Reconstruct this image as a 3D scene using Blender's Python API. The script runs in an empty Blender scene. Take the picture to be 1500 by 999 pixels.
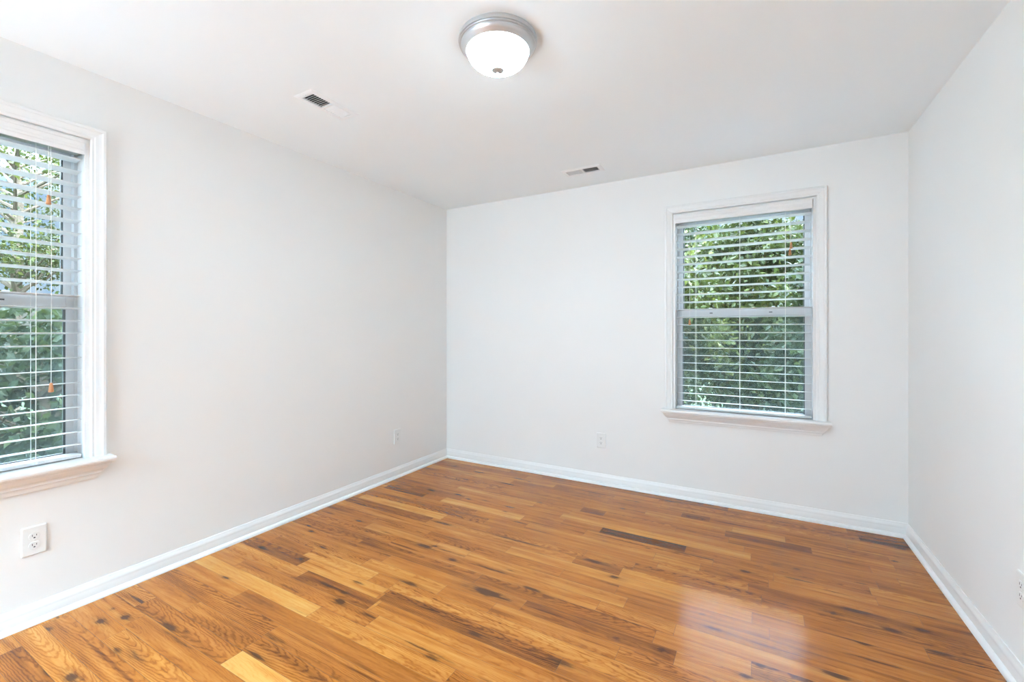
import bpy, bmesh, math, random
import numpy as np
from mathutils import Vector, Matrix

S = bpy.context.scene
COL = S.collection
PI = math.pi

# ------------------------------------------------------------------ camera
cam_d = bpy.data.cameras.new('camera')
cam = bpy.data.objects.new('camera', cam_d)
COL.objects.link(cam)
cam.location = (2.695, -3.476, 1.240)
cam.rotation_euler = (PI / 2, 0, 0.5124)
cam_d.sensor_fit = 'HORIZONTAL'
cam_d.sensor_width = 36.0
cam_d.lens = 645.4 / 1500 * 36.0
cam_d.shift_y = -14.1 / 1500
cam_d.clip_start = 0.05
S.camera = cam

# ------------------------------------------------------------------ view
S.view_settings.view_transform = 'Standard'
S.view_settings.look = 'None'
S.view_settings.gamma = 1.0
S.view_settings.use_curve_mapping = False
S.view_settings.exposure = 0.74
S.cycles.use_denoising = True
S.cycles.max_bounces = 14
S.cycles.diffuse_bounces = 8
S.cycles.transparent_max_bounces = 16
S.cycles.sample_clamp_indirect = 8.0

LAMP_STRENGTH, LAMP_SIDE = 190.0, 6.5
LAMP_COLOR = (0.655, 0.875, 1.0)
SKY_LOW, SKY_HIGH = 0.55, 36.0
SUN_STRENGTH = 2.2
FILL_GLOW = 4.5                     # added sky brightening behind the camera, fills the room through the rear doorway


# ------------------------------------------------------------------ node helper
class NT:
    def __init__(self, tree):
        self.t = tree
        self.n = tree.nodes
        self.l = tree.links

    def node(self, kind, **props):
        n = self.n.new(kind)
        for k, v in props.items():
            setattr(n, k, v)
        return n

    def set(self, sock, v):
        if isinstance(v, bpy.types.NodeSocket):
            self.l.new(v, sock)
        else:
            sock.default_value = v

    def math(self, op, a, b=None, c=None, clamp=False):
        n = self.node('ShaderNodeMath', operation=op)
        n.use_clamp = clamp
        self.set(n.inputs[0], a)
        if b is not None:
            self.set(n.inputs[1], b)
        if c is not None:
            self.set(n.inputs[2], c)
        return n.outputs[0]

    def mix(self, f, a, b, mode='MIX'):
        n = self.node('ShaderNodeMix', data_type='RGBA', blend_type=mode)
        self.set(n.inputs[0], f)
        self.set(n.inputs[6], a)
        self.set(n.inputs[7], b)
        return n.outputs[2]

    def ramp(self, f, stops):
        n = self.node('ShaderNodeValToRGB')
        el = n.color_ramp.elements
        while len(el) < len(stops):
            el.new(0.5)
        for e, (p, c) in zip(el, stops):
            e.position = p
            e.color = (*c, 1.0)
        self.l.new(f, n.inputs[0])
        return n.outputs[0]

    def smooth(self, v, a, b):
        n = self.node('ShaderNodeMapRange', interpolation_type='SMOOTHSTEP')
        self.set(n.inputs[0], v)
        n.inputs[1].default_value = a
        n.inputs[2].default_value = b
        n.inputs[3].default_value = 0.0
        n.inputs[4].default_value = 1.0
        return n.outputs[0]

    def noise(self, vec, scale=1.0, detail=2.0, rough=0.5):
        n = self.node('ShaderNodeTexNoise')
        if vec is not None:
            self.l.new(vec, n.inputs['Vector'])
        n.inputs['Scale'].default_value = scale
        n.inputs['Detail'].default_value = detail
        n.inputs['Roughness'].default_value = rough
        return n.outputs[0]

    def xyz(self, x, y, z):
        n = self.node('ShaderNodeCombineXYZ')
        for i, v in enumerate((x, y, z)):
            self.set(n.inputs[i], v)
        return n.outputs[0]


# ------------------------------------------------------------------ world
W = bpy.data.worlds.new('world')
S.world = W
W.use_nodes = True
w = NT(W.node_tree)
w.n.clear()
tc = w.node('ShaderNodeTexCoord')
sep = w.node('ShaderNodeSeparateXYZ')
w.l.new(tc.outputs['Generated'], sep.inputs[0])
dz = sep.outputs[2]
cl = w.noise(tc.outputs['Generated'], 7.0, 5.0, 0.6)
cm = w.smooth(cl, 0.42, 0.58)
skyc = w.mix(cm, (0.45, 0.66, 0.98, 1), (0.90, 0.96, 1.0, 1))
st = w.math('MULTIPLY_ADD', w.smooth(dz, 0.20, 0.52), SKY_HIGH - SKY_LOW, SKY_LOW)
vd = w.node('ShaderNodeVectorMath', operation='DOT_PRODUCT')
w.l.new(tc.outputs['Generated'], vd.inputs[0])
vd.inputs[1].default_value = Vector((0.25, -0.90, 0.36)).normalized()
gl = w.smooth(vd.outputs['Value'], 0.25, 0.95)
skyc = w.mix(gl, skyc, (0.57, 0.82, 1.0, 1))
st = w.math('MULTIPLY_ADD', gl, FILL_GLOW, st)
bg = w.node('ShaderNodeBackground')
w.l.new(skyc, bg.inputs[0])
w.l.new(st, bg.inputs[1])
wo = w.node('ShaderNodeOutputWorld')
w.l.new(bg.outputs[0], wo.inputs[0])

# sun: high behind the house, on the trees that face the windows
sun_d = bpy.data.lights.new('sun', 'SUN')
sun_d.energy = SUN_STRENGTH
sun_d.angle = math.radians(3)
sun_d.color = (1.0, 0.95, 0.86)
sun = bpy.data.objects.new('sun', sun_d)
COL.objects.link(sun)
sun.rotation_euler = Vector((-0.72, 0.0, -0.69)).to_track_quat('-Z', 'Y').to_euler()


# ------------------------------------------------------------------ materials
def principled(name, color, rough=0.5, metal=0.0, spec=0.5, bump=None, emit=None):
    m = bpy.data.materials.new(name)
    m.use_nodes = True
    t = NT(m.node_tree)
    b = m.node_tree.nodes['Principled BSDF']
    b.inputs['Base Color'].default_value = (*color, 1)
    b.inputs['Roughness'].default_value = rough
    b.inputs['Metallic'].default_value = metal
    b.inputs['Specular IOR Level'].default_value = spec
    if emit:
        b.inputs['Emission Color'].default_value = (*emit[0], 1)
        b.inputs['Emission Strength'].default_value = emit[1]
    if bump:
        sc, strength, dist = bump
        tcn = t.node('ShaderNodeTexCoord')
        nz = t.noise(tcn.outputs['Object'], sc, 3.0)
        bp = t.node('ShaderNodeBump')
        bp.inputs['Strength'].default_value = strength
        bp.inputs['Distance'].default_value = dist
        t.l.new(nz, bp.inputs['Height'])
        t.l.new(bp.outputs[0], b.inputs['Normal'])
        # faint roller mottling of the paint
        cr = t.ramp(t.noise(tcn.outputs['Object'], 1.7, 2.0),
                    [(0.3, tuple(c * 0.985 for c in color)), (0.7, color)])
        t.l.new(cr, b.inputs['Base Color'])
    return m


M_WALL = principled('wall_paint', (0.83, 0.83, 0.82), 0.62, 0, 0.3, (420, 0.12, 0.0006))
M_CEIL = principled('ceiling_paint', (0.860, 0.908, 0.930), 0.8, 0, 0.2, (300, 0.15, 0.0008))
M_TRIM = principled('trim_paint', (0.815, 0.815, 0.81), 0.32, 0, 0.5, (90, 0.04, 0.0004))
M_VINYL = principled('window_vinyl', (0.66, 0.665, 0.67), 0.35, 0, 0.5, (60, 0.03, 0.0003))
M_SLAT = principled('blind_white', (0.64, 0.65, 0.65), 0.38, 0, 0.5, (40, 0.03, 0.0003))
M_VALANCE = principled('valance_white', (0.80, 0.79, 0.78), 0.4, 0, 0.5, (40, 0.03, 0.0003))
M_CORD = principled('blind_cord', (0.80, 0.79, 0.76), 0.8, 0, 0.2, (900, 0.3, 0.0004))
M_TASSEL = principled('tassel_wood', (0.42, 0.17, 0.06), 0.4, 0, 0.5, (120, 0.1, 0.0004))
M_PLATE = principled('outlet_plastic', (0.80, 0.80, 0.785), 0.3, 0, 0.5, (40, 0.02, 0.0002))
M_SLOT = principled('outlet_slot', (0.05, 0.05, 0.05), 0.6, 0, 0.3, (40, 0.02, 0.0002))
M_VENT = principled('vent_enamel', (0.85, 0.87, 0.89), 0.4, 0, 0.5, (60, 0.02, 0.0002))
M_DUCT = principled('duct_metal', (0.10, 0.105, 0.11), 0.6, 0.0, 0.4, (30, 0.05, 0.0005))
M_NICKEL = principled('brushed_nickel', (0.60, 0.605, 0.61), 0.34, 0.65, 0.5, (260, 0.06, 0.0003))


def lampglass_mat():
    """frosted bowl, lit from inside by a bulb that points down: brightest at the bottom of the bowl"""
    m = principled('lit_frosted_glass', (0.95, 0.95, 0.95), 0.35, 0, 0.5, None, (LAMP_COLOR, 1.0))
    t = NT(m.node_tree)
    b = m.node_tree.nodes['Principled BSDF']
    tcn = t.node('ShaderNodeTexCoord')
    sp = t.node('ShaderNodeSeparateXYZ')
    t.l.new(tcn.outputs['Object'], sp.inputs[0])
    f = t.smooth(t.math('MULTIPLY', sp.outputs[2], -1.0), 0.082, 0.121)
    t.l.new(t.math('MULTIPLY_ADD', f, LAMP_STRENGTH - LAMP_SIDE, LAMP_SIDE), b.inputs['Emission Strength'])
    return m


M_LAMPGLASS = lampglass_mat()
M_GASKET = principled('window_gasket', (0.08, 0.09, 0.09), 0.5, 0, 0.4, (40, 0.02, 0.0002))
M_SUB = principled('subfloor', (0.09, 0.05, 0.025), 0.9, 0, 0.2, (20, 0.1, 0.001))
M_BOUNCE_DECK = principled('pale_bounce_decking', (0.80, 0.82, 0.84), 0.8, 0, 0.2, (20, 0.2, 0.002))  # for the added deck that throws skylight up to the ceiling
M_LAWN = principled('lawn_green', (0.018, 0.032, 0.009), 0.9, 0, 0.2, (8, 0.6, 0.05))
M_BARK = principled('bark', (0.10, 0.075, 0.055), 0.9, 0, 0.2, (18, 0.8, 0.02))


def glass_mat():
    m = bpy.data.materials.new('window_glass')
    m.use_nodes = True
    t = NT(m.node_tree)
    t.n.clear()
    fr = t.node('ShaderNodeFresnel')
    fr.inputs[0].default_value = 1.35
    tr = t.node('ShaderNodeBsdfTransparent')
    tr.inputs[0].default_value = (0.95, 0.98, 0.97, 1)
    gl = t.node('ShaderNodeBsdfGlossy')
    gl.inputs['Roughness'].default_value = 0.02
    mx = t.node('ShaderNodeMixShader')
    t.l.new(fr.outputs[0], mx.inputs[0])
    t.l.new(tr.outputs[0], mx.inputs[1])
    t.l.new(gl.outputs[0], mx.inputs[2])
    o = t.node('ShaderNodeOutputMaterial')
    t.l.new(mx.outputs[0], o.inputs[0])
    return m


def screen_mat():
    m = bpy.data.materials.new('insect_screen_mesh')
    m.use_nodes = True
    t = NT(m.node_tree)
    t.n.clear()
    tr = t.node('ShaderNodeBsdfTransparent')
    df = t.node('ShaderNodeBsdfDiffuse')
    df.inputs[0].default_value = (0.10, 0.13, 0.13, 1)
    mx = t.node('ShaderNodeMixShader')
    mx.inputs[0].default_value = 0.24
    t.l.new(tr.outputs[0], mx.inputs[1])
    t.l.new(df.outputs[0], mx.inputs[2])
    o = t.node('ShaderNodeOutputMaterial')
    t.l.new(mx.outputs[0], o.inputs[0])
    return m


def leaf_mat(name, stops):
    m = bpy.data.materials.new(name)
    m.use_nodes = True
    t = NT(m.node_tree)
    t.n.clear()
    at = t.node('ShaderNodeAttribute', attribute_name='tint')
    c = t.ramp(at.outputs['Fac'], stops)
    df = t.node('ShaderNodeBsdfPrincipled')
    df.inputs['Roughness'].default_value = 0.5
    df.inputs['Specular IOR Level'].default_value = 0.12
    t.l.new(c, df.inputs['Base Color'])
    tl = t.node('ShaderNodeBsdfTranslucent')
    c2 = t.mix(0.35, c, (0.055, 0.07, 0.013, 1))
    t.l.new(c2, tl.inputs[0])
    mx = t.node('ShaderNodeMixShader')
    mx.inputs[0].default_value = 0.30
    t.l.new(df.outputs[0], mx.inputs[1])
    t.l.new(tl.outputs[0], mx.inputs[2])
    o = t.node('ShaderNodeOutputMaterial')
    t.l.new(mx.outputs[0], o.inputs[0])
    return m


M_GLASS = glass_mat()
M_SCREEN = screen_mat()
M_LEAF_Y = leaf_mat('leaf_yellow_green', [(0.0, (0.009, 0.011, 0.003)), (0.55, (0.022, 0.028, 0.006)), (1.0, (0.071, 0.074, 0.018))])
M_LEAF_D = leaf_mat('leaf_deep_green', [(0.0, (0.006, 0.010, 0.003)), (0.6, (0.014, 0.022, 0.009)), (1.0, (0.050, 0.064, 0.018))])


def wood_mat():
    m = bpy.data.materials.new('oak_strip_floor')
    m.use_nodes = True
    t = NT(m.node_tree)
    b = m.node_tree.nodes['Principled BSDF']
    uv = t.node('ShaderNodeAttribute', attribute_name='grain')      # u, v, seed
    pl = t.node('ShaderNodeAttribute', attribute_name='plank')      # tone, hue, ring strength
    lg = t.node('ShaderNodeAttribute', attribute_name='log')        # heart offset across, depth, slope
    stn = t.node('ShaderNodeAttribute', attribute_name='stain')
    s = t.node('ShaderNodeSeparateXYZ')
    t.l.new(uv.outputs['Vector'], s.inputs[0])
    u, v, seed = s.outputs
    sp = t.node('ShaderNodeSeparateColor')
    t.l.new(pl.outputs['Color'], sp.inputs[0])
    tone, hue, rstr = sp.outputs
    sl = t.node('ShaderNodeSeparateColor')
    t.l.new(lg.outputs['Color'], sl.inputs[0])
    cv, cz, slope = sl.outputs
    # growth rings of a sawn board
    warp = t.noise(t.xyz(t.math('MULTIPLY', u, 5.0), t.math('MULTIPLY', v, 26.0), seed), 1.0, 3.0, 0.55)
    warp = t.math('MULTIPLY_ADD', warp, 0.020, -0.010)
    warp2 = t.noise(t.xyz(t.math('MULTIPLY', u, 26.0), t.math('MULTIPLY', v, 70.0), seed), 1.0, 2.0, 0.5)
    warp2 = t.math('MULTIPLY_ADD', warp2, 0.006, -0.003)
    dv = t.math('ADD', t.math('SUBTRACT', v, cv), warp)
    dd = t.math('ADD', t.math('MULTIPLY_ADD', slope, u, cz), t.math('MULTIPLY', warp, 0.8))
    r = t.math('SQRT', t.math('ADD', t.math('MULTIPLY', dv, dv), t.math('MULTIPLY', dd, dd)))
    r = t.math('ADD', r, warp2)
    ring = t.math('SINE', t.math('MULTIPLY', r, 1250.0))
    ring = t.math('POWER', t.math('MULTIPLY_ADD', ring, 0.5, 0.5), 2.6)
    # open pores: short dark dashes along the board
    pores = t.noise(t.xyz(t.math('MULTIPLY', u, 22.0), t.math('MULTIPLY', v, 900.0), seed), 1.0, 2.0, 0.6)
    pores = t.smooth(pores, 0.55, 0.75)
    streak = t.noise(t.xyz(t.math('MULTIPLY', u, 2.0), t.math('MULTIPLY', v, 42.0), seed), 1.0, 5.0, 0.62)
    streak = t.math('MULTIPLY_ADD', streak, 0.9, -0.45)
    cloud = t.noise(t.xyz(t.math('MULTIPLY', u, 4.0), t.math('MULTIPLY', v, 14.0), seed), 1.0, 3.0, 0.5)
    cloud = t.math('MULTIPLY_ADD', cloud, 0.5, -0.25)
    tt = t.math('ADD', tone, t.math('ADD', t.math('MULTIPLY', streak, 1.0), t.math('MULTIPLY', cloud, 0.6)))
    tt = t.math('SUBTRACT', tt, t.math('MULTIPLY', t.math('MULTIPLY', ring, rstr), 0.34))
    tt = t.math('SUBTRACT', tt, t.math('MULTIPLY', pores, 0.10))
    lines = t.noise(t.xyz(t.math('MULTIPLY', u, 1.6), t.math('MULTIPLY', v, 34.0), t.math('ADD', seed, 31.7)), 1.0, 2.0, 0.5)
    lines = t.math('MULTIPLY', t.smooth(lines, 0.61, 0.74), 0.26)
    tt = t.math('SUBTRACT', tt, lines)
    base = t.ramp(tt, [(0.00, (0.0411, 0.0109, 0.0023)), (0.25, (0.1933, 0.0545, 0.0063)), (0.50, (0.3948, 0.1298, 0.0163)), (0.75, (0.5223, 0.2127, 0.0366)), (1.00, (0.5921, 0.3059, 0.0757))])
    red = t.mix(t.math('MULTIPLY', hue, 0.22), base, (0.35, 0.108, 0.013, 1))
    # dark mineral streaks and knots
    brk = t.noise(t.xyz(t.math('MULTIPLY', u, 14.0), t.math('MULTIPLY', v, 150.0), seed), 1.0, 4.0, 0.6)
    sm = t.math('ADD', stn.outputs['Fac'], t.math('MULTIPLY', t.math('MULTIPLY_ADD', brk, 2.0, -1.0),
                                                   t.math('MULTIPLY', t.smooth(stn.outputs['Fac'], 0.02, 0.35), 0.55)))
    sm = t.smooth(sm, 0.04, 0.62)
    col = t.mix(t.math('MULTIPLY', sm, 0.93), red, (0.068, 0.023, 0.007, 1))
    t.l.new(col, b.inputs['Base Color'])
    rg = t.math('MULTIPLY_ADD', pores, 0.10, 0.165)
    t.l.new(rg, b.inputs['Roughness'])
    b.inputs['Specular IOR Level'].default_value = 0.30
    bp = t.node('ShaderNodeBump')
    bp.inputs['Strength'].default_value = 0.10
    bp.inputs['Distance'].default_value = 0.0008
    t.l.new(t.math('SUBTRACT', t.math('MULTIPLY', ring, -0.4), pores), bp.inputs['Height'])
    t.l.new(bp.outputs[0], b.inputs['Normal'])
    return m


M_WOOD = wood_mat()


# ------------------------------------------------------------------ mesh helpers
def link(name, me, mat, parent=None, smooth=False):
    o = bpy.data.objects.new(name, me)
    COL.objects.link(o)
    if mat:
        me.materials.append(mat)
    if parent:
        o.parent = parent
    if smooth:
        for p in me.polygons:
            p.use_smooth = True
    return o


def build(name, bm, mat, parent=None, smooth=False, bevel=None):
    if bevel:
        bmesh.ops.bevel(bm, geom=bm.edges[:], offset=bevel, segments=2, profile=0.5, affect='EDGES', clamp_overlap=True)
    bmesh.ops.recalc_face_normals(bm, faces=bm.faces[:])
    me = bpy.data.meshes.new(name)
    bm.to_mesh(me)
    bm.free()
    o = link(name, me, mat, parent, smooth)
    if smooth:
        me.set_sharp_from_angle(angle=math.radians(38))
    return o


def box(bm, lo, hi, mtx=None):
    r = bmesh.ops.create_cube(bm, size=1.0)
    vs = r['verts']
    for v_ in vs:
        v_.co = Vector([(lo[i] + hi[i]) / 2 + v_.co[i] * (hi[i] - lo[i]) for i in range(3)])
        if mtx:
            v_.co = mtx @ v_.co
    return vs


def tube(bm, pts, r, seg=8):
    pts = [Vector(p) for p in pts]
    rings = []
    up = Vector((0.37, 0.91, 0.13))
    for i, p in enumerate(pts):
        d = (pts[min(i + 1, len(pts) - 1)] - pts[max(i - 1, 0)]).normalized()
        a = d.cross(up).normalized()
        b_ = d.cross(a)
        rr = r[i] if isinstance(r, (list, tuple)) else r
        rings.append([bm.verts.new(p + (a * math.cos(2 * PI * k / seg) + b_ * math.sin(2 * PI * k / seg)) * rr) for k in range(seg)])
    for i in range(len(rings) - 1):
        for k in range(seg):
            bm.faces.new((rings[i][k], rings[i][(k + 1) % seg], rings[i + 1][(k + 1) % seg], rings[i + 1][k]))
    bm.faces.new(rings[0][::-1])
    bm.faces.new(rings[-1])


def lathe(bm, prof, seg=64, mtx=None):
    rings = []
    for r, z in prof:
        if r < 1e-6:
            rings.append([bm.verts.new((0, 0, z))])
        else:
            rings.append([bm.verts.new((r * math.cos(2 * PI * k / seg), r * math.sin(2 * PI * k / seg), z)) for k in range(seg)])
    for a, b_ in zip(rings, rings[1:]):
        for k in range(seg):
            k2 = (k + 1) % seg
            if len(a) == 1 and len(b_) == 1:
                continue
            if len(a) == 1:
                bm.faces.new((a[0], b_[k], b_[k2]))
            elif len(b_) == 1:
                bm.faces.new((a[k], a[k2], b_[0]))
            else:
                bm.faces.new((a[k], a[k2], b_[k2], b_[k]))
    if mtx:
        bmesh.ops.transform(bm, matrix=mtx, verts=bm.verts[:])


def loft(bm, loops, caps=True):
    """loops: equally long closed vertex loops, skinned one to the next."""
    rs = [[bm.verts.new(p) for p in lp] for lp in loops]
    n = len(rs[0])
    for a, b_ in zip(rs, rs[1:]):
        for k in range(n):
            bm.faces.new((a[k], a[(k + 1) % n], b_[(k + 1) % n], b_[k]))
    if caps:
        bm.faces.new(rs[0][::-1])
        bm.faces.new(rs[-1])


def empty(name, loc, rz=0.0, parent=None):
    o = bpy.data.objects.new(name, None)
    o.empty_display_size = 0.05
    COL.objects.link(o)
    o.location = loc
    o.rotation_euler = (0, 0, rz)
    if parent:
        o.parent = parent
    return o


def tag(o, label=None, cat=None, group=None, kind=None):
    for k, v in (('label', label), ('category', cat), ('group', group), ('kind', kind)):
        if v:
            o[k] = v
    return o


def structure(o, label, cat):
    return tag(o, label, cat, None, 'structure')


def cells(lo, hi, cuts):
    """split [lo,hi] at the cuts"""
    xs = sorted({lo, hi, *cuts})
    return list(zip(xs, xs[1:]))


# ------------------------------------------------------------------ room shell
H = 2.44
RX, RS = 3.4728, 0.0117         # right wall: x = RX + RS * (-y)
YB = -5.40                      # rear wall (behind the camera)
TH = 0.15
WIN_W, WIN_Z0, WIN_Z1 = 0.88, 0.640, 2.117       # window openings
DX0, DX1, DZ = 0.10, 1.25, 2.15                   # unseen doorway added behind the camera to let in fill light
BWX = 2.571                     # centre of the back window
LWY = -3.105                    # centre of the left window
VENTS = [((0.691, -1.914), 'y'), ((1.542, -0.345), 'x')]
VL, VW = 0.250, 0.092           # vent opening

# back wall with its window opening
bm = bmesh.new()
for a, b_ in cells(-TH, RX + 0.30, [BWX - WIN_W / 2, BWX + WIN_W / 2]):
    for c, d in cells(-0.05, H + 0.1, [WIN_Z0, WIN_Z1]):
        if abs((a + b_) / 2 - BWX) < 0.1 and WIN_Z0 < (c + d) / 2 < WIN_Z1:
            continue
        box(bm, (a, 0, c), (b_, TH, d))
structure(build('wall_back', bm, M_WALL), 'plain white back wall with one window and ceiling-height corner', 'wall')

bm = bmesh.new()
for a, b_ in cells(YB, 0, [LWY - WIN_W / 2, LWY + WIN_W / 2]):
    for c, d in cells(-0.05, H + 0.1, [WIN_Z0, WIN_Z1]):
        if abs((a + b_) / 2 - LWY) < 0.1 and WIN_Z0 < (c + d) / 2 < WIN_Z1:
            continue
        box(bm, (-TH, a, c), (0, b_, d))
structure(build('wall_left', bm, M_WALL), 'long white left wall with a window near the camera', 'wall')

bm = bmesh.new()
loft(bm, [[(RX, 0, z), (RX + RS * -YB, YB, z), (RX + 0.2, YB, z), (RX + 0.2, 0, z)] for z in (-0.05, H + 0.1)])
structure(build('wall_right', bm, M_WALL), 'bare white right wall beside the camera', 'wall')
bm = bmesh.new()
for a, b_ in cells(-TH, RX + 0.3, [DX0, DX1]):
    for c, d in cells(-0.05, H + 0.1, [0.0, DZ]):
        if abs((a + b_) / 2 - (DX0 + DX1) / 2) < 0.05 and 0 < (c + d) / 2 < DZ:
            continue
        box(bm, (a, YB - TH, c), (b_, YB, d))
structure(build('wall_rear', bm, M_WALL), 'white wall behind the camera', 'wall')

bm = bmesh.new()
hx, hy = [], []
for (vx, vy), ax in VENTS:
    lx, ly = (VL, VW) if ax == 'x' else (VW, VL)
    hx += [vx - lx / 2, vx + lx / 2]
    hy += [vy - ly / 2, vy + ly / 2]
for a, b_ in cells(-TH, RX + 0.3, hx):
    for c, d in cells(YB - TH, TH, hy):
        skip = False
        for (vx, vy), ax in VENTS:
            lx, ly = (VL, VW) if ax == 'x' else (VW, VL)
            if abs((a + b_) / 2 - vx) < lx / 2 and abs((c + d) / 2 - vy) < ly / 2:
                skip = True
        if not skip:
            box(bm, (a, c, H), (b_, d, H + 0.2))
structure(build('ceiling', bm, M_CEIL), 'flat white ceiling with a dome light and two vents', 'ceiling')

# roof of the house over the room keeps sun off the window walls' tops
# ------------------------------------------------------------------ hardwood floor: one board after another
random.seed(11)
PW = 0.0825
Y0 = -2.1675 + PW * 27           # a joint line; rows run on from here towards the camera
# boards read off the photo: (y, x0, x1, tone, hue, ring strength); marks: (x, y, half length, half width, depth)
FIXED = [(-2.2, 0.037, 0.976, 0.84, 0.1, 0.15),
         (-2.532, 0.945, 1.472, 0.97, 0, 0.25),
         (-0.8, 1.83, 2.326, 0.14, 0.3, 0.3),
         (-0.722, 1.529, 2.652, 0.72, 0.2, 0.2),
         (-1.125, 0.08, 0.86, 0.8, 0.1, 0.2),
         (-1.219, 0.019, 0.805, 0.33, 0.5, 0.4),
         (-1.884, 0.487, 0.993, 0.74, 0.2, 0.35),
         (-1.795, 0.847, 1.366, 0.7, 0.2, 0.5),
         (-1.958, 0.534, 1.138, 0.72, 0.2, 0.3),
         (-2.034, 0.658, 1.166, 0.36, 0.5, 0.4),
         (-0.87, 0.657, 1.321, 0.78, 0.1, 0.2),
         (-0.959, 1.395, 2.189, 0.6, 0.3, 0.3),
         (-1.447, 1.28, 2.161, 0.64, 0.2, 0.3),
         (-0.504, 2.51, 2.95, 0.24, 0.6, 0.4),
         (-0.12, 3.214, 3.484, 0.24, 0.4, 0.4),
         (-0.79, 3.154, 3.509, 0.66, 0.1, 0.5),
         (-0.367, 2.544, 2.827, 0.72, 0.2, 0.2),
         (-0.964, 1.79, 2.421, 0.68, 0.3, 0.3),
         (-1.225, 2.07, 2.86, 0.72, 0.2, 0.6),
         (-1.879, 1.134, 2.669, 0.68, 0.1, 0.75),
         (-1.961, 1.155, 2.044, 0.36, 0.5, 0.8),
         (-2.044, 1.184, 2.148, 0.56, 0.4, 0.3),
         (-2.126, 1.249, 2.08, 0.66, 0.1, 0.3),
         (-2.965, 0.16, 0.662, 0.32, 0.5, 0.6),
         (-2.884, 0.043, 0.94, 0.68, 0.1, 0.7),
         (-2.801, 0.051, 0.943, 0.54, 0.3, 0.5),
         (-2.708, 0.395, 1.036, 0.64, 0.1, 0.7),
         (-1.971, 0.075, 0.56, 0.28, 0.6, 0.6),
         (-0.549, 1.612, 1.775, 0.34, 0.5, 0.4),
         (-0.283, 2.235, 2.407, 0.28, 0.5, 0.4),
         (-0.929, 0.092, 0.489, 0.3, 0.6, 0.5)]
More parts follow.
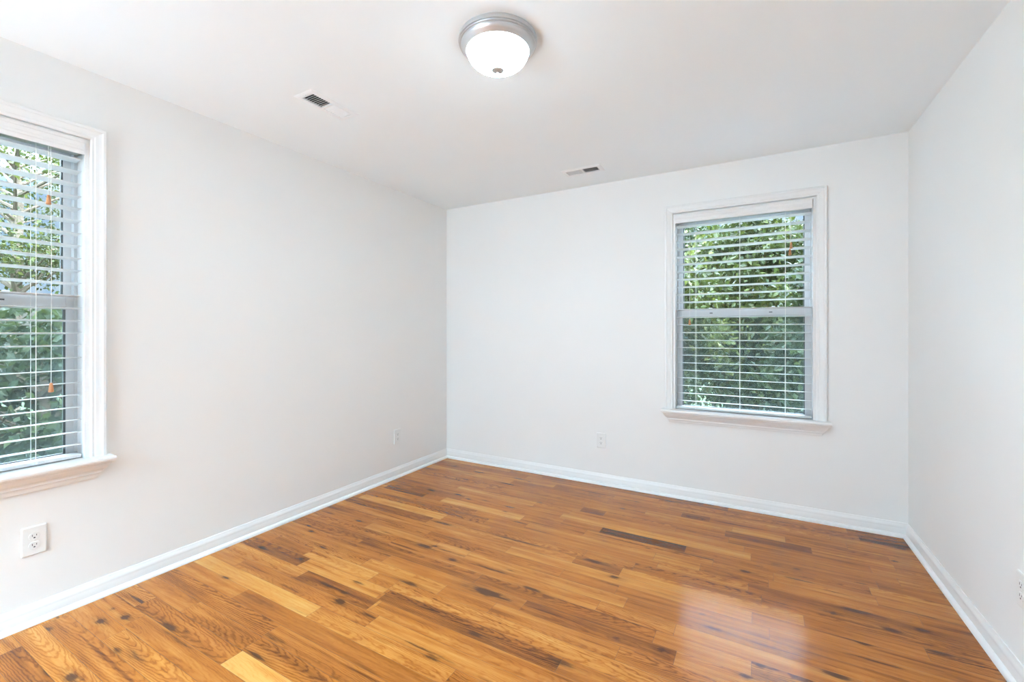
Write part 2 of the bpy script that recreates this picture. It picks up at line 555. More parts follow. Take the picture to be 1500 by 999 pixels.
STAINS = [(0.215, -1.979, 0.064, 0.012, 0.8),
          (0.516, -1.945, 0.021, 0.012, 0.8),
          (0.347, -2.251, 0.027, 0.008, 0.7),
          (0.51, -1.805, 0.045, 0.011, 0.6),
          (0.409, -1.454, 0.024, 0.009, 0.95),
          (0.183, -1.663, 0.022, 0.007, 0.8),
          (0.266, -1.704, 0.025, 0.009, 0.8),
          (0.269, -1.76, 0.011, 0.006, 0.7),
          (1.006, -1.507, 0.054, 0.012, 0.95),
          (1.06, -1.477, 0.016, 0.008, 1.0),
          (0.893, -1.686, 0.047, 0.012, 0.45),
          (0.846, -2.041, 0.057, 0.009, 0.7),
          (1.015, -2.1, 0.029, 0.015, 1.0),
          (0.977, -2.042, 0.023, 0.01, 0.7),
          (1.197, -1.834, 0.038, 0.012, 0.8),
          (1.568, -1.709, 0.081, 0.022, 1.0),
          (1.659, -1.71, 0.049, 0.008, 0.8),
          (1.465, -1.524, 0.114, 0.007, 0.8),
          (1.241, -1.549, 0.031, 0.013, 0.8),
          (1.738, -1.585, 0.05, 0.011, 0.9),
          (1.571, -1.485, 0.03, 0.007, 0.5),
          (1.447, -1.185, 0.179, 0.005, 1.0),
          (1.624, -1.249, 0.042, 0.008, 0.4),
          (0.91, -1.213, 0.076, 0.012, 0.8),
          (1.914, -1.187, 0.057, 0.015, 0.9),
          (2.055, -1.286, 0.028, 0.011, 0.8),
          (1.342, -0.959, 0.068, 0.007, 0.6),
          (2.393, -0.859, 0.173, 0.005, 0.7),
          (2.629, -0.902, 0.027, 0.011, 0.95),
          (2.774, -0.74, 0.031, 0.008, 0.5),
          (2.864, -0.743, 0.022, 0.01, 0.5),
          (2.865, -0.855, 0.07, 0.006, 0.8),
          (3.069, -1.02, 0.052, 0.02, 1.0),
          (2.977, -1.094, 0.012, 0.01, 1.0),
          (3.171, -1.11, 0.038, 0.014, 0.8),
          (3.284, -1.048, 0.031, 0.013, 0.8),
          (3.052, -1.264, 0.034, 0.012, 0.8),
          (3.301, -1.187, 0.049, 0.011, 0.85),
          (3.08, -1.362, 0.098, 0.008, 0.6),
          (3.131, -0.743, 0.032, 0.006, 0.6),
          (3.33, -0.391, 0.019, 0.008, 0.7),
          (2.936, -1.518, 0.047, 0.013, 0.9),
          (2.699, -1.598, 0.02, 0.011, 0.9),
          (2.652, -1.684, 0.024, 0.009, 0.9),
          (2.361, -1.696, 0.015, 0.012, 0.95),
          (2.192, -1.716, 0.017, 0.01, 0.65),
          (2.041, -1.947, 0.067, 0.01, 0.7),
          (2.291, -1.522, 0.072, 0.004, 0.6),
          (2.528, -1.462, 0.042, 0.008, 0.7),
          (2.473, -1.381, 0.017, 0.005, 0.6),
          (1.189, -1.835, 0.058, 0.01, 0.8),
          (1.679, -1.978, 0.038, 0.01, 0.85),
          (1.606, -2.166, 0.05, 0.012, 0.55),
          (1.207, -2.103, 0.055, 0.006, 0.9),
          (0.533, -2.569, 0.06, 0.012, 0.85),
          (0.627, -2.55, 0.019, 0.008, 0.5),
          (1.019, -2.487, 0.055, 0.01, 0.7),
          (0.978, -2.397, 0.079, 0.009, 0.5),
          (0.236, -2.697, 0.024, 0.013, 1.0),
          (0.296, -2.632, 0.021, 0.014, 0.95),
          (0.175, -2.635, 0.017, 0.008, 0.6),
          (0.112, -2.823, 0.025, 0.01, 0.7),
          (0.543, -2.874, 0.033, 0.014, 0.9),
          (0.52, -2.736, 0.032, 0.012, 0.55),
          (0.198, -2.549, 0.097, 0.006, 0.8),
          (0.459, -0.786, 0.052, 0.013, 0.7),
          (0.697, -0.76, 0.04, 0.011, 0.8),
          (0.82, -0.792, 0.03, 0.009, 0.7),
          (0.941, -0.761, 0.043, 0.009, 0.5),
          (1.154, -0.771, 0.051, 0.014, 0.7),
          (0.913, -0.371, 0.067, 0.01, 0.8),
          (0.936, -0.216, 0.1, 0.01, 0.6),
          (0.477, -0.985, 0.027, 0.008, 0.6),
          (0.146, -0.84, 0.035, 0.008, 0.7),
          (1.302, -0.596, 0.027, 0.01, 0.6),
          (1.279, -0.687, 0.04, 0.007, 0.6),
          (1.896, -0.814, 0.03, 0.008, 0.7),
          (1.874, -0.235, 0.08, 0.007, 0.6),
          (1.858, -0.41, 0.024, 0.009, 0.6),
          (2.128, -0.108, 0.051, 0.008, 0.6),
          (2.238, -0.776, 0.082, 0.012, 0.7),
          (0.547, -0.24, 0.086, 0.012, 0.5),
          (1.165, -0.853, 0.026, 0.01, 0.5),
          (3.405, -0.194, 0.067, 0.014, 0.6)]


def make_floor():
    rnd = random.Random(5)
    V, F, G, P, L, ST = [], [], [], [], [], []
    base = 0
    rows = int((Y0 - YB) / PW) + 1
    xmax = RX + 0.06
    gap = 0.0005
    for k in range(rows):
        yt, yb = Y0 - k * PW, Y0 - (k + 1) * PW
        ym = (yt + yb) / 2
        fx = sorted([f for f in FIXED if yb <= f[0] < yt], key=lambda f: f[1])
        planks = []
        x = -0.02 - rnd.random() * 0.6

        def fill(x, xe):
            out = []
            while x < xe - 0.001:
                ln = rnd.choice([0.32, 0.45, 0.6, 0.75, 0.95, 1.2]) * rnd.uniform(0.85, 1.15)
                if xe - (x + ln) < 0.2:
                    ln = xe - x
                tone = min(0.95, max(0.36, rnd.gauss(0.52, 0.075)))
                out.append((x, min(x + ln, xe), tone, rnd.random(), rnd.choice([0.15, 0.2, 0.3, 0.4, 0.6, 0.9])))
                x += ln
            return out
        for f in fx:
            if f[1] > x:
                planks += fill(x, f[1])
            planks.append((max(f[1], x), f[2], f[3], f[4] if len(f) > 4 else rnd.random() * 0.6, f[5] if len(f) > 5 else 0.45))
            x = f[2]
        planks += fill(x, xmax)
        for (a, b_, tone, hue, rs) in planks:
            a2, b2 = max(a, -0.02) + gap, min(b_, xmax) - gap
            if b2 - a2 < 0.004:
                continue
            nu = max(2, int((b2 - a2) / 0.010) + 1)
            nv = 9
            us = np.linspace(a2, b2, nu)
            vs = np.linspace(yb + gap, yt - gap, nv)
            X, Y = np.meshgrid(us, vs, indexing='ij')
            n = nu * nv
            V.append(np.stack([X.ravel(), Y.ravel(), np.zeros(n)], 1))
            idx = (np.arange(nu)[:, None] * nv + np.arange(nv)[None, :]) + base
            F.append(np.stack([idx[:-1, :-1], idx[1:, :-1], idx[1:, 1:], idx[:-1, 1:]], -1).reshape(-1, 4))
            seed = rnd.uniform(0, 500)
            G.append(np.stack([X.ravel() - a, Y.ravel() - ym, np.full(n, seed)], 1))
            P.append(np.tile([tone, hue, rs, 1.0], (n, 1)))
            cvv = rnd.uniform(-0.05, 0.05)
            czz = rnd.uniform(0.0, 0.05)
            sl = rnd.uniform(0.02, 0.09)
            L.append(np.tile([cvv, czz, sl, 1.0], (n, 1)))
            st_ = np.zeros((nu, nv))
            # measured streaks and knots that belong to this board
            for (sx, sy, lu, lv, amp) in STAINS:
                if yb - 0.004 < sy < yt + 0.004 and a - 0.01 < sx < b_ + 0.01:
                    q = ((X - sx) / lu) ** 2 + ((Y - sy) / lv) ** 2
                    st_ = np.maximum(st_, amp * np.maximum(np.exp(-q * 0.9), 0.38 * np.exp(-((X - sx) / (2.4 * lu + 0.02)) ** 2 - ((Y - sy) / (2.0 * lv)) ** 2)))
            # character marks of the remaining boards
            if rnd.random() < 0.34:
                for _ in range(rnd.choice([1, 1, 2])):
                    sx = rnd.uniform(a2, b2)
                    sy = rnd.uniform(yb, yt)
                    if rnd.random() < 0.65:
                        lu, lv, amp = rnd.uniform(0.05, 0.18), rnd.uniform(0.003, 0.008), rnd.uniform(0.2, 0.55)
                    else:
                        lu, lv, amp = rnd.uniform(0.015, 0.05), rnd.uniform(0.003, 0.008), rnd.uniform(0.3, 0.75)
                    q = ((X - sx) / lu) ** 2 + ((Y - sy) / lv) ** 2
                    st_ = np.maximum(st_, amp * np.exp(-q * 0.9))
            ST.append(st_.ravel())
            base += n
    V = np.concatenate(V); F = np.concatenate(F); G = np.concatenate(G)
    P = np.concatenate(P); L = np.concatenate(L); ST = np.concatenate(ST)
    me = bpy.data.meshes.new('floor')
    me.from_pydata(V.tolist(), [], F.tolist())
    for nm, typ, arr, key in (('grain', 'FLOAT_VECTOR', G, 'vector'), ('plank', 'FLOAT_COLOR', P, 'color'),
                              ('log', 'FLOAT_COLOR', L, 'color'), ('stain', 'FLOAT', ST, 'value')):
        at = me.attributes.new(nm, typ, 'POINT')
        at.data.foreach_set(key, arr.astype(np.float32).ravel())
    o = link('floor', me, M_WOOD)
    structure(o, 'oiled oak strip floor of mixed tones with dark knots', 'floor')
    bm = bmesh.new()
    box(bm, (-TH, YB - TH, -0.05), (RX + 0.3, TH, -0.0015))
    build('subfloor', bm, M_SUB, o)


make_floor()


# ------------------------------------------------------------------ baseboards with shoe moulding
BASE_PROF = [(0.0, 0.0), (0.030, 0.0), (0.0295, 0.007), (0.026, 0.014), (0.020, 0.019), (0.0135, 0.021), (0.0135, 0.052),
             (0.0125, 0.055), (0.0130, 0.059), (0.0115, 0.066), (0.008, 0.074), (0.0055, 0.080), (0.0045, 0.085), (0.0, 0.085)]


def baseboard(name, p0, p1, inward, label):
    """profile swept from p0 to p1; each end is mitred for the inside corner"""
    p0, p1 = Vector((*p0, 0)), Vector((*p1, 0))
    d = (p1 - p0).normalized()
    n = Vector((*inward, 0)).normalized()
    bm = bmesh.new()
    loft(bm, [[p0 + n * a + d * a + Vector((0, 0, z)) for a, z in BASE_PROF],
              [p1 + n * a - d * a + Vector((0, 0, z)) for a, z in BASE_PROF]])
    structure(build(name, bm, M_TRIM, None, True), label, 'baseboard')


baseboard('baseboard_left', (0, YB), (0, 0), (1, 0), 'white baseboard with shoe moulding along the left wall')
baseboard('baseboard_back', (0, 0), (RX, 0), (0, -1), 'white baseboard with shoe moulding along the back wall')
baseboard('baseboard_right', (RX, 0), (RX + RS * -YB, YB), (-1, -RS), 'white baseboard with shoe moulding along the right wall')
baseboard('baseboard_rear', (RX + RS * -YB, YB), (DX1 + 0.06, YB), (0, 1), 'white baseboard behind the camera')


# ------------------------------------------------------------------ windows
# local frame: x along the wall (to the right seen from inside), -y into the room, y=0 wall face, z up from the floor
def sweep_frame(bm, x0, x1, z0, z1, prof, closed=True):
    """prof: (outward, y) pairs round an opening x0..x1, z0..z1, mitred at the corners"""
    loops = []
    cs = [(x0, z0, -1, -1), (x0, z1, -1, 1), (x1, z1, 1, 1), (x1, z0, 1, -1)]
    if not closed:
        cs[0] = (x0, z0, -1, 0)
        cs[3] = (x1, z0, 1, 0)
    for cx, cz, sx, sz in cs:
        loops.append([(cx + sx * o_, y, cz + sz * o_) for o_, y in prof])
    if closed:
        loops.append(loops[0])
    rs = [[bm.verts.new(p) for p in lp] for lp in loops]
    n = len(prof)
    for a, b_ in zip(rs, rs[1:]):
        for k in range(n):
            bm.faces.new((a[k], a[(k + 1) % n], b_[(k + 1) % n], b_[k]))
    if not closed:
        bm.faces.new(rs[0][::-1])
        bm.faces.new(rs[-1])
    bmesh.ops.remove_doubles(bm, verts=bm.verts[:], dist=1e-6)


def make_window(name, loc, rz, label):
    hw = WIN_W / 2
    root = empty(name, loc, rz)
    structure(root, label, 'window')
    # jamb liner and vinyl frame
    bm = bmesh.new()
    sweep_frame(bm, -hw + 0.012, hw - 0.012, WIN_Z0 + 0.012, WIN_Z1 - 0.010, [(0.0, 0.0), (0.0, TH), (0.0125, TH), (0.0125, 0.0)])
    build('jamb', bm, M_TRIM, root)
    bm = bmesh.new()
    sweep_frame(bm, -hw + 0.024, hw - 0.024, WIN_Z0 + 0.014, WIN_Z1 - 0.030, [(0.0, 0.085), (0.0, TH + 0.01), (0.0125, TH + 0.01), (0.0125, 0.085)])
    fr = build('vinyl_frame', bm, M_VINYL, root, bevel=0.0015)
    zm0, zm1 = 1.345, 1.402
    # upper sash (outer track) and lower sash (inner track)
    for nm, z0, z1, y0, y1, rb, rt in (('upper_sash', 1.362, WIN_Z1 - 0.028, 0.118, 0.146, 0.030, 0.036),
                                       ('lower_sash', WIN_Z0 + 0.012, zm1, 0.088, 0.116, 0.022, 0.050)):
        bm = bmesh.new()
        sw = 0.031
        xi = hw - 0.020
        box(bm, (-xi, y0, z0), (-xi + sw, y1, z1))
        box(bm, (xi - sw, y0, z0), (xi, y1, z1))
        box(bm, (-xi + sw, y0 + 0.0005, z0), (xi - sw, y1, z0 + rb))
        box(bm, (-xi + sw, y0 + 0.0005, z1 - rt), (xi - sw, y1, z1))
        s_ = build(nm, bm, M_VINYL, root, bevel=0.002)
        bm = bmesh.new()
        g = 0.006
        sweep_frame(bm, -xi + sw + g, xi - sw - g, z0 + rb + g, z1 - rt - g,
                    [(0.0, y0 + 0.006), (0.0, y1 - 0.006), (g + 0.001, y1 - 0.006), (g + 0.001, y0 + 0.003)])
        build('glazing_bead', bm, M_GASKET, s_)
        bm = bmesh.new()
        box(bm, (-xi + sw - 0.004, (y0 + y1) / 2 - 0.0015, z0 + rb - 0.004), (xi - sw + 0.004, (y0 + y1) / 2 + 0.0015, z1 - rt + 0.004))
        build('pane', bm, M_GLASS, s_)
        if nm == 'lower_sash':
            for sx in (-0.20, 0.20):
                bm = bmesh.new()
                box(bm, (sx - 0.022, 0.0905, zm1 - 0.001), (sx + 0.022, 0.112, zm1 + 0.008))
                box(bm, (sx - 0.006, 0.086, zm1 + 0.006), (sx + 0.016, 0.104, zm1 + 0.013))
                lk = build('sash_lock', bm, M_VINYL, s_, bevel=0.0015)
            for sx in (-0.19, 0.19):
                bm = bmesh.new()
                box(bm, (sx - 0.010, 0.0865, 1.372), (sx + 0.010, 0.0890, 1.378))
                build('tilt_latch', bm, M_GASKET, s_)
    bm = bmesh.new()
    box(bm, (-hw + 0.022, 0.152, WIN_Z0 + 0.012), (hw - 0.022, 0.154, 1.375))
    build('insect_screen', bm, M_SCREEN, root)
    # casing: stepped colonial profile, mitred at the two top corners
    prof = [(0.005, 0.001), (0.005, -0.010), (0.010, -0.0125), (0.018, -0.0125), (0.022, -0.0150), (0.034, -0.0165),
            (0.044, -0.0185), (0.048, -0.0215), (0.058, -0.0215), (0.061, -0.0185), (0.061, 0.001)]
    bm = bmesh.new()
    sweep_frame(bm, -hw, hw, 0.659, WIN_Z1, prof, closed=False)
    build('casing', bm, M_TRIM, root)
    # stool with horns, and the moulded apron under it with mitred returns
    bm = bmesh.new()
    xs = hw + 0.082
    front = [(0.064, 0.637), (0.069, 0.640), (0.071, 0.6485), (0.069, 0.657), (0.064, 0.660)]
    lp = []
    for x in (-1, 1):
        lp.append([(x * (xs - 0.007 + min(0.007, p[0] - 0.064)), -p[0], p[1]) for p in front]
                  + [(x * xs, 0.0, 0.660), (x * xs, 0.0, 0.637)])
    loft(bm, lp)
    box(bm, (-hw + 0.0005, -0.002, 0.640), (hw - 0.0005, 0.090, 0.660))
    build('stool', bm, M_TRIM, root, bevel=None)
    ap = [(0.050, 0.637), (0.050, 0.631), (0.046, 0.626), (0.042, 0.617), (0.034, 0.605), (0.024, 0.596), (0.021, 0.591),
          (0.021, 0.584), (0.016, 0.581), (0.013, 0.574), (0.012, 0.568), (0.010, 0.561), (0.0, 0.560)]
    bm = bmesh.new()
    lps = []
    for x in (-1, 1):
        lps.append([(x * (hw + 0.022 + p[0]), -p[0], p[1]) for p in ap])
    n = len(ap)
    A = [[bm.verts.new(p) for p in l_] for l_ in lps]
    Bk = [[bm.verts.new((p[0], 0.0, p[2])) for p in l_] for l_ in lps]
    for k in range(n - 1):
        bm.faces.new((A[0][k], A[0][k + 1], A[1][k + 1], A[1][k]))
        for s_i in (0, 1):
            try:
                bm.faces.new((A[s_i][k], A[s_i][k + 1], Bk[s_i][k + 1], Bk[s_i][k]))
            except ValueError:
                pass
    bmesh.ops.remove_doubles(bm, verts=bm.verts[:], dist=1e-6)
    build('apron', bm, M_TRIM, root)
    return root


make_window('window_1', (BWX, 0, 0), 0.0, 'white cased sash window in the back wall, green trees outside')
make_window('window_2', (0, LWY, 0), PI / 2, 'white cased sash window in the left wall at the photo edge')


# doorway added in the rear wall for fill light, pale deck as its reflector
bm = bmesh.new()
for x0, x1, z0, z1 in ((DX0 - 0.06, DX0, 0.0, DZ + 0.06), (DX1, DX1 + 0.06, 0.0, DZ + 0.06), (DX0, DX1, DZ, DZ + 0.06)):
    box(bm, (x0, YB, z0), (x1, YB + 0.018, z1))
structure(build('added_doorway_1', bm, M_TRIM), 'white casing of the open doorway added behind the camera to light the room', 'door')
bm = bmesh.new()
box(bm, (-1.5, YB - TH - 3.5, -0.15), (RX + 1.5, YB - TH, -0.03))
structure(build('bounce_deck', bm, M_BOUNCE_DECK), 'pale deck added outside the rear doorway to bounce light inside', 'deck')


# ------------------------------------------------------------------ venetian blinds
PITCH = 0.0567
SLAT_D, TILT = 0.063, math.radians(-5.0)


def make_blind(name, loc, rz, label, cords):
    hw = WIN_W / 2 - 0.012
    root = empty(name, loc, rz)
    tag(root, label, 'blind', 'white venetian blinds inside the window casings')
    # valance with grooves, head rail behind it
    bm = bmesh.new()
    vp = [(-0.004, 2.113), (-0.013, 2.113), (-0.0145, 2.108), (-0.0145, 2.099), (-0.0125, 2.096), (-0.0125, 2.079), (-0.0140, 2.076),
          (-0.0140, 2.066), (-0.0120, 2.062), (-0.0115, 2.050), (-0.0095, 2.045), (-0.004, 2.045)]
    loft(bm, [[(x, y, z) for y, z in vp] for x in (-hw + 0.002, hw - 0.004)])
    build('valance', bm, M_VALANCE, root)
    bm = bmesh.new()
    box(bm, (-hw + 0.004, 0.014, 2.056), (hw - 0.004, 0.076, 2.105))
    build('head_rail', bm, M_SLAT, root, bevel=0.002)
    # slats: gently bowed, tilted a little towards the outside
    bm = bmesh.new()
    yc = 0.045
    zb = 0.672
    n = 0
    z = zb + 0.008 + PITCH * 0.72
    zs = []
    while z < 2.040:
        zs.append(z)
        z += PITCH
    for z in zs:
        sec = []
        K = 6
        for i in range(K + 1):
            q = -1 + 2 * i / K
            sec.append((q * SLAT_D / 2, 0.0016 * (1 - q * q) + 0.0014))
        for i in range(K, -1, -1):
            q = -1 + 2 * i / K
            sec.append((q * SLAT_D / 2, 0.0016 * (1 - q * q) - 0.0014))
        ct, stt = math.cos(TILT), math.sin(TILT)
        jit = random.uniform(-0.0012, 0.0012)
        lp = [[(x, yc + a * ct - c * stt, z + jit * (1 if x > 0 else -0.5) + a * stt + c * ct) for a, c in sec] for x in (-hw + 0.004, hw - 0.006)]
        loft(bm, lp)
    build('slats', bm, M_SLAT, root, True)
    # bottom rail
    bm = bmesh.new()
    box(bm, (-hw + 0.004, yc - 0.031, zb - 0.0075), (hw - 0.006, yc + 0.031, zb + 0.0080))
    br = build('bottom_rail', bm, M_SLAT, root, bevel=0.003)
    for xo in (-0.290, 0.0, 0.275):
        bm = bmesh.new()
        for yy in (yc - 0.0335, yc + 0.0335):
            k = random.uniform(-0.001, 0.001)
            dzz = (yy - yc) * math.tan(TILT)
            tube(bm, [(xo, yy, 2.058), (xo + k, yy, 1.4), (xo - k, yy, 0.70 + dzz), (xo, yy, zb + 0.004)], 0.0011, 6)
        for z in zs:      # the rungs under each slat
            tube(bm, [(xo, yc - 0.0335, z - 0.0030 - 0.0335 * math.tan(TILT)), (xo, yc + 0.0335, z - 0.0030 + 0.0335 * math.tan(TILT))], 0.0006, 5)
        build('ladder_cord', bm, M_CORD, root, True)
        bm = bmesh.new()
        tube(bm, [(xo + 0.002, yc - 0.0318, zb + 0.001), (xo + 0.002, yc - 0.0345, zb + 0.0008)], 0.0040, 12)
        build('rail_plug', bm, M_CORD, br, True)
    for (x, y, zt, mat_cord) in cords:
        bm = bmesh.new()
        tube(bm, [(x, 0.007, 2.070), (x, y + 0.001, 2.00), (x + 0.001, y, (2.0 + zt) / 2), (x, y, zt + 0.016)], 0.0010, 6)
        c = build('pull_cord', bm, M_CORD, root, True)
        bm = bmesh.new()
        lathe(bm, [(0.0, 0.021), (0.0035, 0.021), (0.0052, 0.018), (0.0062, 0.010), (0.0078, -0.006), (0.0092, -0.016), (0.0090, -0.019),
                   (0.0060, -0.021), (0.0, -0.0205)], 20, Matrix.Translation((x, y, zt)))
        tag(build('tassel', bm, M_TASSEL, c, True), 'brown wooden tassel')
    return root


make_blind('venetian_blind', (BWX, 0, 0), 0.0, 'open white venetian blind in the back wall window',
           [(0.306, 0.004, 1.814, 0), (0.300, 0.010, 1.770, 0), (-0.328, 0.004, 1.308, 0)])
make_blind('venetian_blind', (0, LWY, 0), PI / 2, 'open white venetian blind in the left wall window at the photo edge',
           [(0.312, 0.006, 1.813, 0), (0.319, 0.002, 0.995, 0)])


# ------------------------------------------------------------------ ceiling light
LX, LY = 1.755, -1.924
lamp = empty('ceiling_light', (LX, LY, H))
tag(lamp, 'round brushed nickel flush ceiling light with a glowing white glass dome', 'ceiling light')
bm = bmesh.new()
lathe(bm, [(0.0, 0.0), (0.158, 0.0), (0.1605, -0.005), (0.1615, -0.014), (0.1605, -0.0185), (0.1545, -0.0195), (0.1535, -0.0215),
           (0.1570, -0.0230), (0.1570, -0.0265), (0.1510, -0.0275), (0.1500, -0.0300), (0.1510, -0.0325), (0.147, -0.039), (0.141, -0.0445),
           (0.1345, -0.0485), (0.1325, -0.0515), (0.1300, -0.0525), (0.1270, -0.050), (0.1270, -0.040), (0.0, -0.040)], 96)
build('canopy', bm, M_NICKEL, lamp, True)
bm = bmesh.new()
pr_ = [(0.1265, -0.040), (0.1270, -0.049)]
for i in range(1, 17):
    a = PI / 2 * i / 16
    pr_.append((0.1270 * math.cos(a) ** 0.92 if i < 16 else 0.0, -0.050 - 0.072 * math.sin(a)))
lathe(bm, pr_, 96)
build('glass_dome', bm, M_LAMPGLASS, lamp, True)
bm = bmesh.new()
lathe(bm, [(0.0, -0.124), (0.0240, -0.127), (0.0265, -0.1315), (0.0250, -0.1360), (0.0160, -0.1400), (0.0075, -0.1425), (0.0048, -0.1450),
           (0.0062, -0.1490), (0.0054, -0.1535), (0.0, -0.1555)], 32)
bmesh.ops.translate(bm, vec=(0, 0, 0.008), verts=bm.verts[:])
build('finial', bm, M_NICKEL, lamp, True)


# ------------------------------------------------------------------ ceiling vents
def make_vent(loc, ax, label):
    # local x = long axis; the +x half opens towards +x
    root = empty('ceiling_vent', (loc[0], loc[1], H), 0.0 if ax == 'x' else -PI / 2)
    tag(root, label, 'vent', 'white two-way ceiling vents')
    hl, hwid = VL / 2 - 0.004, VW / 2 - 0.004
    bm = bmesh.new()
    sweep = [(-0.0, 0.004), (-0.0, -0.0045), (0.006, -0.0060), (0.016, -0.0055), (0.027, -0.0020), (0.0285, -0.0002), (0.0285, 0.0)]
    loops = []
    for sx, sy in ((-1, -1), (-1, 1), (1, 1), (1, -1), (-1, -1)):
        loops.append([(sx * (hl + o_), sy * (hwid + o_), z) for o_, z in sweep])
    rs = [[bm.verts.new(p) for p in lp] for lp in loops]
    for a, b_ in zip(rs, rs[1:]):
        for k in range(len(sweep) - 1):
            bm.faces.new((a[k], a[k + 1], b_[k + 1], b_[k]))
    bmesh.ops.remove_doubles(bm, verts=bm.verts[:], dist=1e-6)
    box(bm, (-0.005, -hwid, -0.004), (0.005, hwid, 0.006))
    fr = build('face_frame', bm, M_VENT, root)
    for s in (-1, 1):
        bm = bmesh.new()
        n = 8
        for i in range(n):
            x = s * (0.010 + (hl - 0.014) * (i + 0.5) / n)
            ang = s * math.radians(44)
            m = Matrix.Translation((x, 0, 0.003)) @ Matrix.Rotation(ang, 4, 'Y')
            box(bm, (-0.0088, -hwid, -0.0005), (0.0088, hwid, 0.0005), m)
        build('louver_bank', bm, M_VENT, root)
    bm = bmesh.new()
    L_, W_ = VL / 2 - 0.001, VW / 2 - 0.001
    box(bm, (-L_, -W_, 0.14), (L_, W_, 0.145))
    box(bm, (-L_, -W_, 0.004), (-L_ + 0.002, W_, 0.145))
    box(bm, (L_ - 0.002, -W_, 0.004), (L_, W_, 0.145))
    box(bm, (-L_, -W_, 0.004), (L_, -W_ + 0.002, 0.145))
    box(bm, (-L_, W_ - 0.002, 0.004), (L_, W_, 0.145))
    build('duct', bm, M_DUCT, root)
    bm = bmesh.new()
    for sx in (-1, 1):
        lathe(bm, [(0.0, -0.0078), (0.003, -0.0072), (0.0036, -0.0055), (0.0036, -0.004)], 12)
    bm.free()
    for sx in (-1, 1):
        bm = bmesh.new()
        lathe(bm, [(0.0, -0.0076), (0.0030, -0.0070), (0.0036, -0.0052), (0.0036, -0.003), (0.0, -0.003)], 12, Matrix.Translation((sx * (hl + 0.012), 0, 0)))
        build('screw', bm, M_VENT, root, True)


make_vent(VENTS[0][0], 'y', 'white ceiling vent near the left wall, left of the dome light')
make_vent(VENTS[1][0], 'x', 'small white ceiling vent close to the back wall')


# ------------------------------------------------------------------ wall outlets
def outlet_meshes():
    pw, ph = 0.0765, 0.121
    P_ = {}
    bm = bmesh.new()
    r = 0.004
    def rrect(w_, h_, y, rad):
        pts = []
        for cx, cz, a0 in ((1, 1, 0), (-1, 1, 90), (-1, -1, 180), (1, -1, 270)):
            for k in range(5):
                a = math.radians(a0 + 22.5 * k)
                pts.append((cx * (w_ / 2 - rad) + rad * math.cos(a), y, cz * (h_ / 2 - rad) + rad * math.sin(a)))
        return pts
    loft(bm, [rrect(pw, ph, 0.0, r), rrect(pw, ph, -0.0030, r), rrect(pw - 0.003, ph - 0.003, -0.0055, r), rrect(pw - 0.008, ph - 0.008, -0.0065, r)])
    P_['plate'] = bm
    return P_


def make_outlet(loc, rz, label):
    root = empty('power_outlet', loc, rz)
    tag(root, label, 'outlet', 'white duplex wall outlets')
    build('cover_plate', outlet_meshes()['plate'], M_PLATE, root)
    for s in (1, -1):
        zc = s * 0.0195
        bm = bmesh.new()
        pts = []
        for k in range(40):
            a = 2 * PI * k / 40
            x, z = 0.0172 * math.cos(a), 0.0172 * math.sin(a)
            z = max(-0.0140, min(0.0140, z))
            pts.append((x, z))
        loft(bm, [[(x, -0.0060, z + zc) for x, z in pts], [(x, -0.0078, z + zc) for x, z in pts],
                  [(x * 0.95, -0.0083, z * 0.95 + zc) for x, z in pts]])
        rc = build('receptacle', bm, M_PLATE, root)
        bm = bmesh.new()
        box(bm, (-0.0074, -0.0086, zc - 0.0010), (-0.0054, -0.0080, zc + 0.0075))
        box(bm, (0.0054, -0.0086, zc + 0.0002), (0.0074, -0.0080, zc + 0.0070))
        lathe_pts = [(0.0032 * math.cos(2 * PI * k / 16), max(-0.002, 0.0032 * math.sin(2 * PI * k / 16))) for k in range(16)]
        loft(bm, [[(x, -0.0080, zc - 0.0072 + z) for x, z in lathe_pts], [(x, -0.0086, zc - 0.0072 + z) for x, z in lathe_pts]])
        tag(build('slots', bm, M_SLOT, rc), 'dark plug slots')
    bm = bmesh.new()
    lathe(bm, [(0.0, 0.0015), (0.002, 0.0012), (0.003, 0.0004), (0.003, -0.001), (0.0, -0.001)], 14,
          Matrix.Translation((0, -0.0065, 0)) @ Matrix.Rotation(PI / 2, 4, 'X'))
    build('screw', bm, M_PLATE, root, True)


make_outlet((0.0, -2.839, 0.351), PI / 2, 'white duplex outlet on the left wall below the window sill')
make_outlet((0.0, -0.682, 0.345), PI / 2, 'white duplex outlet on the left wall near the far corner')
make_outlet((1.572, 0.0, 0.355), 0.0, 'white duplex outlet low on the back wall')
oy = -1.251 - 0.038
make_outlet((RX + RS * -oy, oy, 0.344), -PI / 2 + RS, 'white duplex outlet on the right wall, cut by the photo edge')


# ------------------------------------------------------------------ outside: lawn and trees
bm = bmesh.new()
g0 = bmesh.ops.create_grid(bm, x_segments=40, y_segments=40, size=40)
for v_ in bm.verts:
    v_.co.z = -3.2 + 0.08 * math.sin(v_.co.x * 0.7) * math.cos(v_.co.y * 0.5)
structure(build('ground_lawn', bm, M_LAWN), 'lawn far below the windows', 'lawn')


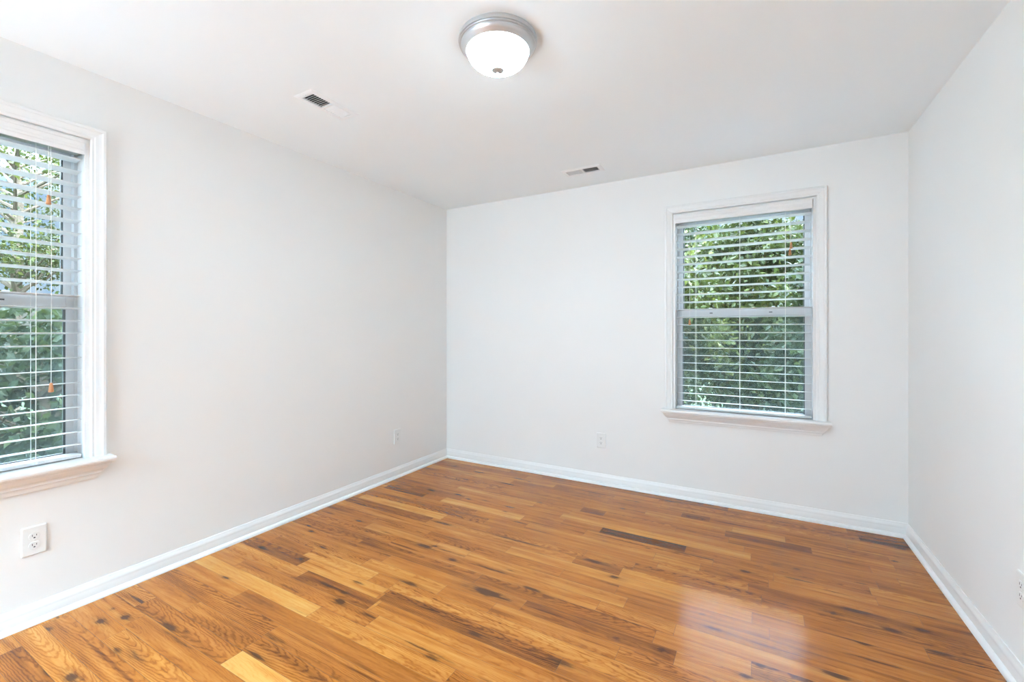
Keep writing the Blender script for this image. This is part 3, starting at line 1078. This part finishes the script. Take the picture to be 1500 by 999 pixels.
def tree_meshes(seed, crown, nleaf, leaf):
    """trunk + limbs, and a crown of separate leaves hung in clusters round the limb ends"""
    rnd = random.Random(seed)
    rx, rz_, zc = crown
    bm = bmesh.new()
    tube(bm, [(0, 0, 0), (0.05, 0.02, 1.4), (-0.04, 0.05, 2.8), (0.05, 0.0, zc), (0.0, 0.05, zc + rz_ * 0.7)], [0.16, 0.12, 0.095, 0.06, 0.02], 10)
    tips = []
    for k in range(34):
        z = rnd.uniform(zc - rz_ * 0.9, zc + rz_ * 0.6)
        a = rnd.uniform(0, 2 * PI)
        q = math.sqrt(max(0.05, 1 - ((z - zc) / rz_) ** 2))
        R_ = rx * q * rnd.uniform(0.55, 0.95)
        e = Vector((R_ * math.cos(a), R_ * math.sin(a), z + rnd.uniform(0.1, 0.5)))
        s_ = Vector((0, 0, z - 0.35))
        mid = s_.lerp(e, 0.5) + Vector((rnd.uniform(-.12, .12), rnd.uniform(-.12, .12), rnd.uniform(0.0, .15)))
        tube(bm, [s_, mid, e], [0.035, 0.02, 0.006], 6)
        tips += [e, mid.lerp(e, 0.5)]
    bmesh.ops.recalc_face_normals(bm, faces=bm.faces[:])
    tm = bpy.data.meshes.new('trunk')
    bm.to_mesh(tm)
    bm.free()
    # leaves
    rs = np.random.RandomState(seed)
    ncl = 150
    C_ = []
    for k in range(ncl):
        if k < len(tips):
            C_.append(tips[k])
        else:
            d = rs.normal(size=3)
            d /= np.linalg.norm(d)
            q = rs.uniform(0.5, 1.0) ** 0.6
            C_.append((d[0] * rx * q, d[1] * rx * q, zc + d[2] * rz_ * q))
    C_ = np.array([tuple(c) for c in C_])
    ci = rs.randint(0, ncl, nleaf)
    cen = C_[ci] + rs.normal(size=(nleaf, 3)) * np.array([0.22, 0.22, 0.14])
    ax = rs.normal(size=(nleaf, 3)); ax[:, 2] -= 0.6
    ax /= np.linalg.norm(ax, axis=1)[:, None]
    nr = rs.normal(size=(nleaf, 3)); nr[:, 2] += 0.9
    sd = np.cross(ax, nr); sd /= np.linalg.norm(sd, axis=1)[:, None]
    nn = np.cross(sd, ax)
    ln = (leaf * rs.uniform(0.7, 1.3, nleaf))[:, None]
    wd = ln * 0.30
    p0 = cen - ax * ln * 0.5
    p1 = cen + sd * wd - ax * ln * 0.05 + nn * ln * 0.07
    p2 = cen + ax * ln * 0.5
    p3 = cen - sd * wd - ax * ln * 0.05 + nn * ln * 0.07
    V = np.stack([p0, p1, p2, p3], 1).reshape(-1, 3)
    i = np.arange(nleaf)[:, None] * 4
    F = np.concatenate([i + [0, 1, 2], i + [0, 2, 3]], 0)
    me = bpy.data.meshes.new('foliage')
    me.from_pydata(V.tolist(), [], F.tolist())
    cl_t = rs.uniform(0, 1, ncl)[ci]
    tint = np.clip(0.70 * cl_t + 0.38 * rs.uniform(0, 1, nleaf) - 0.04, 0, 1)
    at = me.attributes.new('tint', 'FLOAT', 'POINT')
    at.data.foreach_set('value', np.repeat(tint, 4).astype(np.float32))
    return tm, me


TREE_KINDS = [tree_meshes(3, (1.35, 2.5, 4.3), 26000, 0.125), tree_meshes(8, (1.30, 2.3, 4.0), 24000, 0.125),
              tree_meshes(21, (1.5, 1.5, 3.2), 24000, 0.105), tree_meshes(33, (1.6, 1.7, 6.9), 8000, 0.085)]
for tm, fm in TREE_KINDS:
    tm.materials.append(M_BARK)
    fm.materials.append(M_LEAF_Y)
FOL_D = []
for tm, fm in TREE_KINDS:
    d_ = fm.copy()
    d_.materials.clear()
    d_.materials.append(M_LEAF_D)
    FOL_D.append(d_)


def plant(loc, kind, rz, sc, deep, label, group):
    tm, fm = TREE_KINDS[kind]
    fm = FOL_D[kind] if deep else fm
    r = empty('leafy_tree', loc, rz)
    r.scale = (sc, sc, sc)
    tag(r, label, 'tree', group)
    a = bpy.data.objects.new('trunk', tm)
    b_ = bpy.data.objects.new('foliage', fm)
    for o in (a, b_):
        COL.objects.link(o)
        o.parent = r


GB = 'trees outside the back window'
GL = 'trees outside the left window'
LY_, LD_ = False, True
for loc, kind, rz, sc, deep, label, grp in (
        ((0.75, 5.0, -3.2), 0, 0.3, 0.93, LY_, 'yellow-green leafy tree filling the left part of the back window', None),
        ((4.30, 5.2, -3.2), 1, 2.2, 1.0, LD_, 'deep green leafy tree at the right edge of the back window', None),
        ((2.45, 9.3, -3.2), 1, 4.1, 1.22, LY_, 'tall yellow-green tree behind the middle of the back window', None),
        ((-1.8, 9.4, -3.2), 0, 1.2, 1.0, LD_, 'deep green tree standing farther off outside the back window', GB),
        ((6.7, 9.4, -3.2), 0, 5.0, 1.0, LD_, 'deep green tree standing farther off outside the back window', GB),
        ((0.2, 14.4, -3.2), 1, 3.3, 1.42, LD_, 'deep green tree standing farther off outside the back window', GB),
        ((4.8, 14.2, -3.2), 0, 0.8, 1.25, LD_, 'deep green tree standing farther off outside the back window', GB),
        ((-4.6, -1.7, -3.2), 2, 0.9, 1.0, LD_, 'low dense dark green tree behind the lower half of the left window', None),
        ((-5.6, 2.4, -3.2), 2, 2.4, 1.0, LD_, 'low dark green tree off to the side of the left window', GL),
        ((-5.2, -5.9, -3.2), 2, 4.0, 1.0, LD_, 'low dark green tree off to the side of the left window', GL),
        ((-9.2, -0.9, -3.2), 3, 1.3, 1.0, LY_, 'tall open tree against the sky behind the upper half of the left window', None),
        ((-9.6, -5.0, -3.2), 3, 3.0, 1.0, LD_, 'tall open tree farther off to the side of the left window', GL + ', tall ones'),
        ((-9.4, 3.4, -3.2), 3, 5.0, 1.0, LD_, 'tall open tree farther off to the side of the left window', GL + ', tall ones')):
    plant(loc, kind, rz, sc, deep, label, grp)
